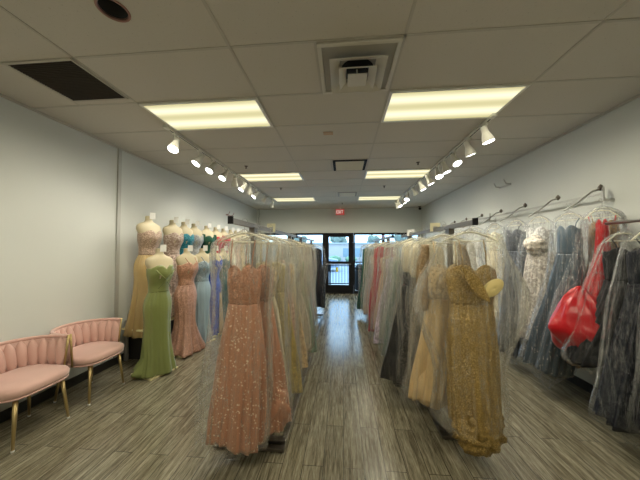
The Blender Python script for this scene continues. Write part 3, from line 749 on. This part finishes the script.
right = [
 (2.10, 'gold sequin gown with bunched hem', dict(hz=1.72, bodice=F('sequin', C['gold']), skirt=F('sequin', C['gold']), dx=.02, hem=.30, hemw=.16, hip=.17, wst=.145, bust=.18, d=.11, bag=BAGF, knot=True, bagx=-.03, bagw=1.5, tip=.06, fold=.10, blump=.30, bsc=4.2, ox=.02, bundle=((.02, -.02, .28), (.165, .12, .16), F('sequin', C['gold'])))),
 (2.34, 'champagne satin gown with gold beading', dict(ox=-.09, bodice=F('lace', C['champagne']), skirt=F('satin', (.62, .44, .22)), dx=-.10, hem=.36, hemw=.17, hip=.15, wst=.12, bust=.15, d=.10, bag=BAG, bagw=1.25, knot=False, blump=.08, taper=.3, bundle=((-.10, 0, .47), (.16, .10, .20), F('satin', (.62, .44, .22))), sleeve=F('sequin', (.30, .19, .08)))),
 (2.56, 'cream gown', dict(bodice=F('matte', C['ivory']), skirt=F('matte', C['ivory']), dx=-.02, hem=.3, bag=BAGM, knot=False)),
 (2.78, 'black sequin gown under cream cover', dict(ox=-.10, bodice=F('sequin', C['black'], (.35, .33, .3)), skirt=F('sequin', C['black'], (.3, .28, .25)), dx=-.02, hem=.20, hemw=.22, wst=.17, bag=BAG, bib=F('matte', C['ivory']))),
 (3.02, 'black satin gown with a full train', dict(ox=-.12, bodice=F('sequin', C['black'], (.35, .33, .3)), skirt=F('satin', C['black']), dx=-.10, hem=.14, hemw=.24, wst=.16, d=.11, bag=BAG, tip=.05, blump=.2, taper=.3, bundle=((-.12, -.01, .28), (.20, .12, .20), F('satin', C['black'])), bib=F('matte', C['ivory']))),
 (3.26, 'ivory gown', dict(ox=-.04, bodice=F('matte', C['ivory']), skirt=F('matte', C['ivory']), dx=-.02, hem=.3, bag=BAGM)),
 (3.48, 'grey gown', dict(ox=-.07, bodice=F('matte', C['slate']), skirt=F('matte', C['slate']), dx=-.05, hem=.2, bag=BAG)),
 (3.72, 'dark sage green gown', dict(ox=-.09, bodice=F('matte', C['sage']), skirt=F('matte', (.13, .20, .17)), dx=-.07, hem=.16, bag=BAG)),
 (3.98, 'pale silver gown', dict(ox=-.08, bodice=F('lace', C['silver']), skirt=F('matte', C['silver']), dx=-.04, hem=.25, bag=BAGM)),
 (4.24, 'lilac gown', dict(ox=-.12, bodice=F('matte', C['lilac']), skirt=F('lace', C['lilac']), dx=-.08, hem=.15, hemw=.25, bag=BAG, tip=.05)),
 (4.55, 'blush gown', dict(ox=-.02, bodice=F('matte', C['blush']), skirt=F('matte', C['blush']), dx=-.04, hem=.25, bag=BAGM)),
 (4.82, 'bright red gown', dict(ox=-.06, bodice=F('satin', C['crimson']), skirt=F('satin', C['crimson']), dx=-.05, hem=.14, hemw=.24, drop=.08, bag=BAG, bust=.20, wst=.2, hip=.22, bagw=1.02)),
 (5.12, 'mauve gown', dict(ox=-.02, bodice=F('matte', C['mauve']), skirt=F('matte', C['mauve']), dx=-.03, hem=.2, bag=BAG)),
 (5.42, 'pink gown', dict(ox=-.04, bodice=F('matte', C['pink']), skirt=F('matte', C['pink']), dx=-.03, hem=.2, bag=BAG)),
 (5.74, 'nude beaded gown', dict(ox=-.04, bodice=F('lace', C['nude']), skirt=F('matte', C['blush']), dx=-.03, hem=.2, bag=BAGM)),
 (6.06, 'pale silver grey gown', dict(ox=-.06, bodice=F('matte', C['silver']), skirt=F('matte', C['silver']), dx=-.04, hem=.2, bag=BAGM)),
 (6.55, 'dark green gown', dict(ox=-.14, bodice=F('satin', C['emerald']), skirt=F('satin', C['emerald']), dx=-.05, hem=.16, hemw=.24, drop=.1, bag=BAG, bagw=1.02, bust=.2, wst=.2, hip=.22)),
]
hang(right, lambda y: RX if y < 4.35 else .82, 1.83, 'right', 300, sg)
# folded-down bodice of the front gold gown, its lining facing out
gg = [o for o in bpy.data.objects if o.name.startswith('bagged_gown') and 'gold sequin gown with bunched' in o.get('label', '') and 'front of the right' in o['label']][0]
m = MB()
m.rings([[Vector((.085+.07*r*cos(a)*1.0, -.135-.02*(1-r), 1.335+.055*r*sin(a)+.03*r*cos(a))) for a in [2*pi*k/24 for k in range(24)]] for r in (.05, .5, .8, 1.0, 1.08)], None, False, False)
m.build('lining_cup', F('satin', (.72, .58, .24)), gg, solid=.004)
m = MB()
m.add([(-.13, -.125, 1.50), (-.02, -.15, 1.42), (.04, -.155, 1.30), (.06, -.15, 1.24), (-.02, -.14, 1.28), (-.09, -.135, 1.38)], [(0, 5, 1), (1, 5, 4), (1, 4, 2), (2, 4, 3)])
m.build('folded_neckline', F('sequin', C['gold']), gg, False, solid=.012)
# size dividers on the rails
for (x, y, lb, mt, w) in ((LX, 2.72, 'cream card divider standing up from the left rack rail', CREAMP, .09), (RX, 2.80, 'cream card divider on the nearer right rack rail', CREAMP, .10), (RX, 3.78, 'small white card divider on the nearer right rack rail', PAPER, .10), (.82, 5.4, 'small purple card divider on the farther right rack rail', plain('purple_card', (.25, .18, .45), .6), .05)):
    t = thing('rack_divider', lb, 'rack divider', (x, y, 1.83), 0, 'card dividers on the racks')
    MB().box((-w/2, -.003, -.04), (-.02, .003, .05)).box((.02, -.003, -.04), (w/2, .003, .05)).box((-.02, -.003, .0), (.02, .003, .05)).build('card', mt, t, False, bevel=.001)
    MB().box((-.019, -.012, -.003), (.019, .012, .012)).build('clip', CHROME, t, False)

# ------------------------------------------------------------------ right wall rack and gowns
t = thing('wall_rail_rack', 'steel wall rail with sloping waterfall arms on the right wall', 'wall rack')
WX = 2.66
MB().box((WX-.006, 2.92, 2.17), (WX+.006, 7.2, 2.19)).build('rail', CHROME, t, False)
for y in (2.92, 5.0, 7.18):
    MB().box((WX-.008, y-.012, 2.10), (XR, y+.012, 2.125)).box((WX-.008, y-.012, 2.125), (WX+.008, y+.012, 2.25)).build('bracket', CHROME, t, False)
for y in (2.94, 3.48, 4.07, 4.66, 5.27, 5.9, 6.5):
    am_ = MB().tube([(WX, y, 2.235), (WX-.08, y, 2.21), (WX-.22, y, 2.09), (WX-.36, y, 2.01)], .009, 8).build('waterfall_arm', CHROME, t)
    MB().lathe([(.003, -.035), (.018, -.018), (.026, 0), (.018, .018), (.003, .035)], 10, Matrix.Translation((WX, y, 2.245))).build('finial', DKMETAL, am_)
    for k in range(4):
        x_ = WX-.09-.08*k; z_ = 2.19-.055*k
        MB().tube([(x_+.018*cos(a), y, z_-.018+.018*sin(a)) for a in [R(90)+R(45)*q for q in range(6)]], .002, 5).build('hook', CHROME, am_)
t = thing('hanging_rail', 'steel hang rail on the right wall nearest the camera', 'wall rack')
MB().tube([(2.48, 1.1, 1.85), (2.48, 2.74, 1.85)], .013, 12).build('rail', CHROME, t)
for y in (1.2, 2.0, 2.6): MB().box((2.48, y-.01, 1.855), (XR, y+.01, 1.875)).box((XR-.012, y-.03, 1.78), (XR-.001, y+.03, 1.95)).build('bracket', CHROME, t, False)
for (x, y, s_, lb) in ((XR, 4.7, 1, 'small metal U bracket high on the right wall'), (XL, 7.0, -1, 'small reddish metal U bracket high on the left wall')):
    t = thing('wall_bracket', lb, 'wall bracket', (x, y, 2.69 if s_ > 0 else 2.54))
    mm = CHROME if s_ > 0 else plain('red_brown_bracket', (.35, .22, .20), .5)
    MB().box((-s_*.012-.001, -.16, -.03), (-s_*.001, .16, .0)).build('plate', mm, t, False)
    for y_ in (-.15, .13): MB().tube([(-s_*.012, y_, -.01), (-s_*.08, y_, .0), (-s_*.10, y_, .05), (-s_*.10, y_+.02, .07)], .009, 8).build('prong', mm, t)

rg = 'bagged gowns on the right wall'
N_ = dict(hw=.12, drop=.14, hip=.16, wst=.13, bust=.145)
wall = [  # x, y, rz(deg), rail, words, spec
 (2.42, 6.3, -75, 2.10, 'white beaded gown at the far end of the right wall rack', dict(bodice=F('lace', C['white']), skirt=F('lace', C['white']), hem=.35, d=.10, bag=BAGC)),
 (2.40, 5.75, -75, 2.10, 'ivory gown second from the far end of the right wall rack', dict(bodice=F('lace', C['ivory']), skirt=F('matte', C['ivory']), hem=.32, d=.12, bag=BAGC)),
 (2.40, 5.05, -78, 2.10, 'white lace gown left of the cream gowns on the right wall', dict(bodice=F('lace', C['white']), skirt=F('lace', C['white']), hem=.38, d=.12, bag=BAGC)),
 (2.42, 4.42, -78, 2.10, 'cream ruched gown just left of the slate gown', dict(N_, bodice=F('lace', C['ivory']), skirt=F('matte', (.70, .62, .44)), wh=(-.06, -.05), hem=.42, d=.12, hemw=.20, bag=BAGC, wb=((2.34, 4.34, .55), (.16, .13, .15), F('matte', (.70, .62, .44))))),
 (2.40, 3.86, -72, 2.10, 'dark slate glitter gown left of the silver lace gown', dict(N_, bodice=F('glitter', (.06, .07, .085), (.2, .22, .26)), skirt=F('glitter', (.04, .05, .065), (.18, .2, .24)), wh=(-.10, -.06), hem=.22, hemw=.18, d=.12, bag=BAGC, fold=.16)),
 (2.40, 3.44, -70, 2.10, 'silver lace gown on the right wall behind the grey blue gown', dict(N_, bodice=F('lace', C['silver']), skirt=F('lace', (.40, .36, .31)), wh=(-.04, .02), hem=.48, hemw=.17, d=.11, bag=BAGC, blump=.25, wb=((2.36, 3.42, 1.66), (.12, .12, .12), F('lace', (.50, .45, .38))))),
 (2.37, 2.97, -62, 2.08, 'grey blue satin gown slanting left of the red gown', dict(N_, hip=.14, wst=.10, bust=.10, bodice=F('satin', (.09, .13, .17)), skirt=F('satin', (.055, .078, .10)), wh=(-.12, .20), hem=.28, hemw=.18, d=.12, bag=BAGC, bagw=1.15)),
 (2.48, 2.74, -40, 2.08, 'bright red gown with a large gathered train on the right wall', dict(N_, top=1.86, waist=1.55, bodice=F('satin', C['red']), skirt=F('satin', C['red']), wh=(-.16, .03), hem=.80, hemw=.13, wst=.055, bust=.045, hip=.075, d=.06, bag=BAGC, bagw=1.7, fold=.10, tip=.50, blump=.14, taper=.42, wb=((2.27, 2.73, .91), (.25, .17, .31), F('satin', C['red'])))),
 (2.60, 2.86, -30, 2.12, 'gold sequin gown behind the red gown on the right wall', dict(N_, bodice=F('sequin', (.36, .20, .07)), skirt=F('sequin', (.34, .20, .08)), wh=(-.06, 0), hem=.85, hemw=.13, wst=.11, bust=.11, hip=.12, d=.09, bag=BAGC, tip=.42, wb=((2.44, 3.04, .46), (.11, .10, .09), F('sequin', (.34, .22, .10))))),
 (2.49, 2.56, -12, 1.85, 'black gown on the hang rail beside the red gown', dict(N_, bodice=F('matte', C['black']), skirt=F('matte', C['black']), wh=(-.20, .08), hem=.58, hemw=.19, d=.10, bag=BAG, tip=.46)),
 (2.50, 2.38, -8, 1.85, 'black satin gown in a clear bag, second from the end of the hang rail', dict(N_, bodice=F('matte', C['navy']), skirt=F('satin', C['navy']), wh=(-.24, -.06), hem=.24, hemw=.20, d=.10, bag=BAG, tip=.06)),
 (2.51, 2.16, 0, 1.85, 'black sequin gown nearest the camera on the right hang rail', dict(N_, bodice=F('glitter', C['black'], (.4, .35, .3)), skirt=F('glitter', (.012, .010, .008), (.25, .2, .15)), wh=(-.12, 0), hem=.26, hemw=.19, d=.10, bag=BAG, tip=.10)),
]
for i, (x, y, rz, rail, w, sp) in enumerate(wall):
    rack_gown((x, y, 0), R(rz), rail, sp, w, rg, 500+i)
# ------------------------------------------------------------------ mannequins
def mannequin(loc, ang, label, sp, seed, z0=0, group='dressed mannequins along the left wall'):
    rnd = random.Random(seed)
    t = thing('mannequin', label, 'mannequin', (loc[0], loc[1], z0), R(ang), group)
    n = 40
    P = [(1.615, .036, .038, 0, .005, 0), (1.60, .041, .044, 0, .005, 0), (1.56, .044, .048, 0, .0, 0), (1.53, .065, .055, 0, 0, 0), (1.505, .125, .065, 0, 0, 0), (1.475, .175, .075, 0, -.005, 0), (1.42, .185, .088, 0, -.01, 0), (1.36, .165, .098, 0, -.02, 0), (1.29, .16, .125, 0, -.03, 0), (1.22, .145, .105, 0, -.02, 0), (1.12, .118, .085, 0, 0, 0), (1.06, .118, .085, 0, 0, 0), (.95, .16, .11, 0, .01, 0), (.85, .172, .12, 0, .01, 0)]
    MB().rings(loft(P, 40, n, random.Random(1), (3,), 0, 0)).build('torso', CREAM, t)
    # price card on the neck cap
    MB().box((-.035, -.002, 1.57), (.035, .002, 1.665), Matrix.Translation((0, -.075, 0)) @ Matrix.Rotation(R(-40), 4, 'Z')).build('price_card', PAPER, t, False)
    MB().tube([(0, 0, .03), (0, 0, .9)], .012, 10).build('stand_pole', CHROME, t)
    MB().box((-.19, -.15, .0), (.19, .23, .022)).build('base_plate', plain('cream_base', (.80, .72, .42), .5), t, False, bevel=.004)
    g = dict(hem=.02, hemw=.25, knee=.135, train=0, fold=.10, dx=0, dy=0, strap='none', neck=1.36)
    g.update(sp); e = .006; nz = g['neck']
    bp = [(nz, .163+e, .112+e, 0, -.028, 0), (1.27, .158+e, .122+e, 0, -.03, 0), (1.2, .138+e, .10+e, 0, -.018, 0), (1.12, .120+e, .086+e, 0, 0, 0), (1.05, .121+e, .088+e, 0, 0, 0)]
    MB().rings(loft(bp, 14, 56, rnd, (7, 11), 0, 3, top=sweetheart(.055, -.02)), None, False, False).build('bodice', g['bodice'], t, solid=.003)
    if g['strap'] == 'thin':
        for s_ in (-1, 1): MB().tube([(s_*.07, -.155, 1.37), (s_*.085, -.085, 1.46), (s_*.09, 0, 1.505), (s_*.085, .06, 1.47), (s_*.07, .09, 1.33)], .005, 6).build('strap', g['bodice'], t)
    if g['strap'] == 'cross':
        MB().tube([(-.13, -.13, 1.34), (-.02, -.16, 1.22), (.09, -.11, 1.10)], .006, 6).build('strap', g['bodice'], t)
        MB().tube([(.13, -.13, 1.34), (.02, -.165, 1.22), (-.09, -.11, 1.10)], .006, 6).build('strap', g['bodice'], t)
    if g['strap'] == 'off':
        for s_ in (-1, 1): MB().rings(loft([(1.43, .05, .09, s_*.165, -.01, .03), (1.36, .055, .10, s_*.175, -.01, .05), (1.29, .045, .085, s_*.175, -.01, .05)], 8, 24, rnd), None, False, False).build('sleeve', g['bodice'], t, solid=.003)
    hem = g['hem']; dx, dy = g['dx'], g['dy']
    sk = [(1.06, .124, .092, 0, 0, .005), (.95, .166, .118, 0, .01, .01), (.85, .178, .127, 0, .01, .015), (.66, lerp(.165, g['knee'], .5), .125, dx*.1, .01+dy*.1, .03), (.45, g['knee']+.01, .13, dx*.3, .01+dy*.3, g['fold']*.7), (.22, lerp(g['knee'], g['hemw'], .45), lerp(.13, g['hemw']*.8, .45), dx*.7, dy*.7, g['fold']), (hem, g['hemw'], g['hemw']*.82, dx, dy, g['fold']*1.2)]
    if g.get('lift'):
        sk = [(a+0, *r) for a, *r in sk]
    MB().rings(loft(sk, 34, 84, rnd, (4, 7, 12, 17), .012, 2.2, fine=.05), None, False, True).build('skirt', g['skirt'], t)
    if g.get('train'):
        (ax, ay), tm = g['train'], g['skirt']
        m = MB(); rings = []
        for j in range(16):
            u = j/15; c = Vector((ax*u**1.3, ay*u**1.3, lerp(.55, .075, u**.8))); w = lerp(.07, .13, u)
            rings.append([c+Vector((w*cos(a)*(1+.25*sin(5*a+u*4)), w*.8*sin(a)*(1+.2*sin(7*a)), .05*sin(a*2+3*u)*u*(.6))) for a in [2*pi*k/28 for k in range(28)]])
        m.rings(rings); m.build('train', tm, t)
    if g.get('slit'):
        m = MB().rings([[Vector((.05+w*cos(a), -.135-.05*(1-z/.8)+.02*sin(a), z)) for a in [2*pi*k/16 for k in range(16)]] for z, w in ((.78, .012), (.6, .03), (.4, .042), (.2, .055), (.03, .06))])
        m.build('slit_lining', g['slit'], t)
    return t
fl = 'left'
A = 72
mannequin((-2.42, 3.27), A, 'mannequin in an olive green satin gown with a trailing hem', dict(bodice=F('satin', (.20, .235, .075)), skirt=F('satin', (.20, .235, .075)), strap='cross', hemw=.23, knee=.16, train=(-.15, .04), fold=.06), 1)
mannequin((-2.45, 3.93), A, 'mannequin in a rose gold sequin mermaid gown', dict(bodice=F('sequin', (.50, .26, .17)), skirt=F('glitter', (.56, .32, .24)), strap='thin', hemw=.27, knee=.13, fold=.12), 2)
mannequin((-2.45, 4.38), A, 'mannequin in a pale ice blue beaded gown', dict(bodice=F('sequin', (.28, .40, .48), (.7, .8, .88)), skirt=F('satin', (.33, .45, .53)), strap='thin', hemw=.2, knee=.13), 3)
mannequin((-2.45, 4.78), A, 'mannequin in a royal blue gown with a tan lined slit', dict(bodice=F('satin', (.01, .06, .42)), skirt=F('satin', (.01, .06, .42)), strap='thin', hemw=.19, knee=.14, slit=F('satin', (.45, .33, .2))), 4)
mannequin((-2.45, 5.18), A, 'front row mannequin in a dark teal green gown, right of royal blue', dict(bodice=F('satin', (.01, .08, .09)), skirt=F('satin', (.01, .08, .09)), strap='thin', hemw=.2, knee=.14), 5)
PZ = .47
pl_ = thing('display_platform', 'long black display platform under the back row of mannequins', 'platform', (0, 0, 0))
MB().box((XL+.02, 3.62, .0), (-2.72, 7.55, PZ-.03)).build('skirt_panel', DARKP, pl_, False)
MB().box((XL+.018, 3.60, PZ-.03), (-2.70, 7.57, PZ)).build('top_board', DARKP, pl_, False, bevel=.004)
MB().box((XL+.02, 3.56, 0), (XL+.06, 3.60, PZ+.1)).build('post', plain('grey_post', (.35, .34, .32), .6), pl_, False)
back = [
 (3.60, 'a champagne satin gown with a nude beaded corset', dict(bodice=F('sequin', (.42, .30, .22)), skirt=F('satin', (.50, .36, .16)), hemw=.19, knee=.15, dx=-.04, dy=.05, fold=.09, hem=-.08)),
 (4.14, 'a nude lace corset gown', dict(bodice=F('lace', (.40, .29, .24), (.55, .45, .38)), skirt=F('lace', (.42, .32, .27)), knee=.13, hemw=.17)),
 (4.46, 'a teal sequin gown', dict(bodice=F('sequin', (.01, .18, .26), (.1, .5, .6)), skirt=F('satin', (.01, .16, .24)), knee=.13, hemw=.17)),
 (4.78, 'a silver beaded gown', dict(bodice=F('sequin', (.38, .38, .37)), skirt=F('sequin', (.38, .38, .37)), knee=.13, hemw=.17)),
 (5.24, 'a dark green off-shoulder gown', dict(bodice=F('satin', (.01, .07, .04)), skirt=F('satin', (.01, .07, .04)), strap='off', knee=.13, hemw=.18)),
 (5.64, 'a red off-shoulder gown', dict(bodice=F('satin', C['red']), skirt=F('satin', C['red']), strap='off', knee=.13, hemw=.18)),
 (6.02, 'a deep red strapless gown', dict(bodice=F('satin', (.42, .01, .03)), skirt=F('satin', (.42, .01, .03)), knee=.13, hemw=.17)),
 (6.42, 'an ivory gown behind the peach gown bag', dict(bodice=F('matte', C['ivory']), skirt=F('matte', C['ivory']), knee=.13, hemw=.17)),
 (6.74, 'a blush gown on the platform', dict(bodice=F('matte', C['blush']), skirt=F('matte', C['blush']), knee=.13, hemw=.17)),
 (7.04, 'a champagne lace gown, second from the far end', dict(bodice=F('lace', C['champagne']), skirt=F('lace', C['champagne']), knee=.13, hemw=.17)),
 (7.33, 'a pale silver gown at the far end of the platform', dict(bodice=F('lace', C['silver']), skirt=F('lace', C['silver']), knee=.13, hemw=.17)),
]
for i, (y, w, sp) in enumerate(back):
    mannequin((-2.84, y), A+6, 'back row mannequin in ' + w, sp, 20+i, PZ)
# dangling wire in the far left corner
w = MB().tube([(0, 0, 0), (.02, -.01, -.2), (-.01, 0, -.42), (.03, 0, -.7)], .006, 6).build('hanging_cable', BLACKR, None, True, (XL+.12, YB-.12, CEIL-.005))
tag(w, 'thin dark cable hanging down in the far left ceiling corner', 'cable')

# ------------------------------------------------------------------ daylight
wd = bpy.data.worlds.new('overcast_sky'); scene.world = wd; wd.use_nodes = True
nt = wd.node_tree; nt.nodes.clear()
o_ = nt.nodes.new('ShaderNodeOutputWorld'); bg = nt.nodes.new('ShaderNodeBackground'); tc = nt.nodes.new('ShaderNodeTexCoord')
nz = nt.nodes.new('ShaderNodeTexNoise'); nz.inputs['Scale'].default_value = 3; cr_ = nt.nodes.new('ShaderNodeValToRGB')
cr_.color_ramp.elements[0].color = (.36, .60, .95, 1); cr_.color_ramp.elements[1].color = (.56, .78, 1.0, 1)
cr_.color_ramp.elements[0].position = .35; cr_.color_ramp.elements[1].position = .6
nt.links.new(tc.outputs['Generated'], nz.inputs['Vector']); nt.links.new(nz.outputs['Fac'], cr_.inputs['Fac']); nt.links.new(cr_.outputs[0], bg.inputs[0])
bg.inputs[1].default_value = 4.6; nt.links.new(bg.outputs[0], o_.inputs[0])

# ------------------------------------------------------------------ camera
cam = bpy.data.cameras.new('camera'); co = bpy.data.objects.new('camera', cam); COL.objects.link(co)
cam.sensor_width = 36; cam.lens = 262/640*36; cam.clip_start = .05; cam.clip_end = 200
co.location = (0, 0, 1.62)
co.rotation_euler = (pi/2+math.atan(8/262), 0, math.atan(23/262))
scene.camera = co
vs = scene.view_settings
vs.view_transform = 'Standard'; vs.look = 'None'; vs.exposure = 0; vs.gamma = 1; vs.use_curve_mapping = False
scene.cycles.max_bounces = 8; scene.cycles.transparent_max_bounces = 24; scene.cycles.diffuse_bounces = 4
scene.cycles.caustics_reflective = False; scene.cycles.caustics_refractive = False
scene.cycles.use_denoising = True; scene.cycles.sample_clamp_indirect = 6; scene.cycles.sample_clamp_direct = 12
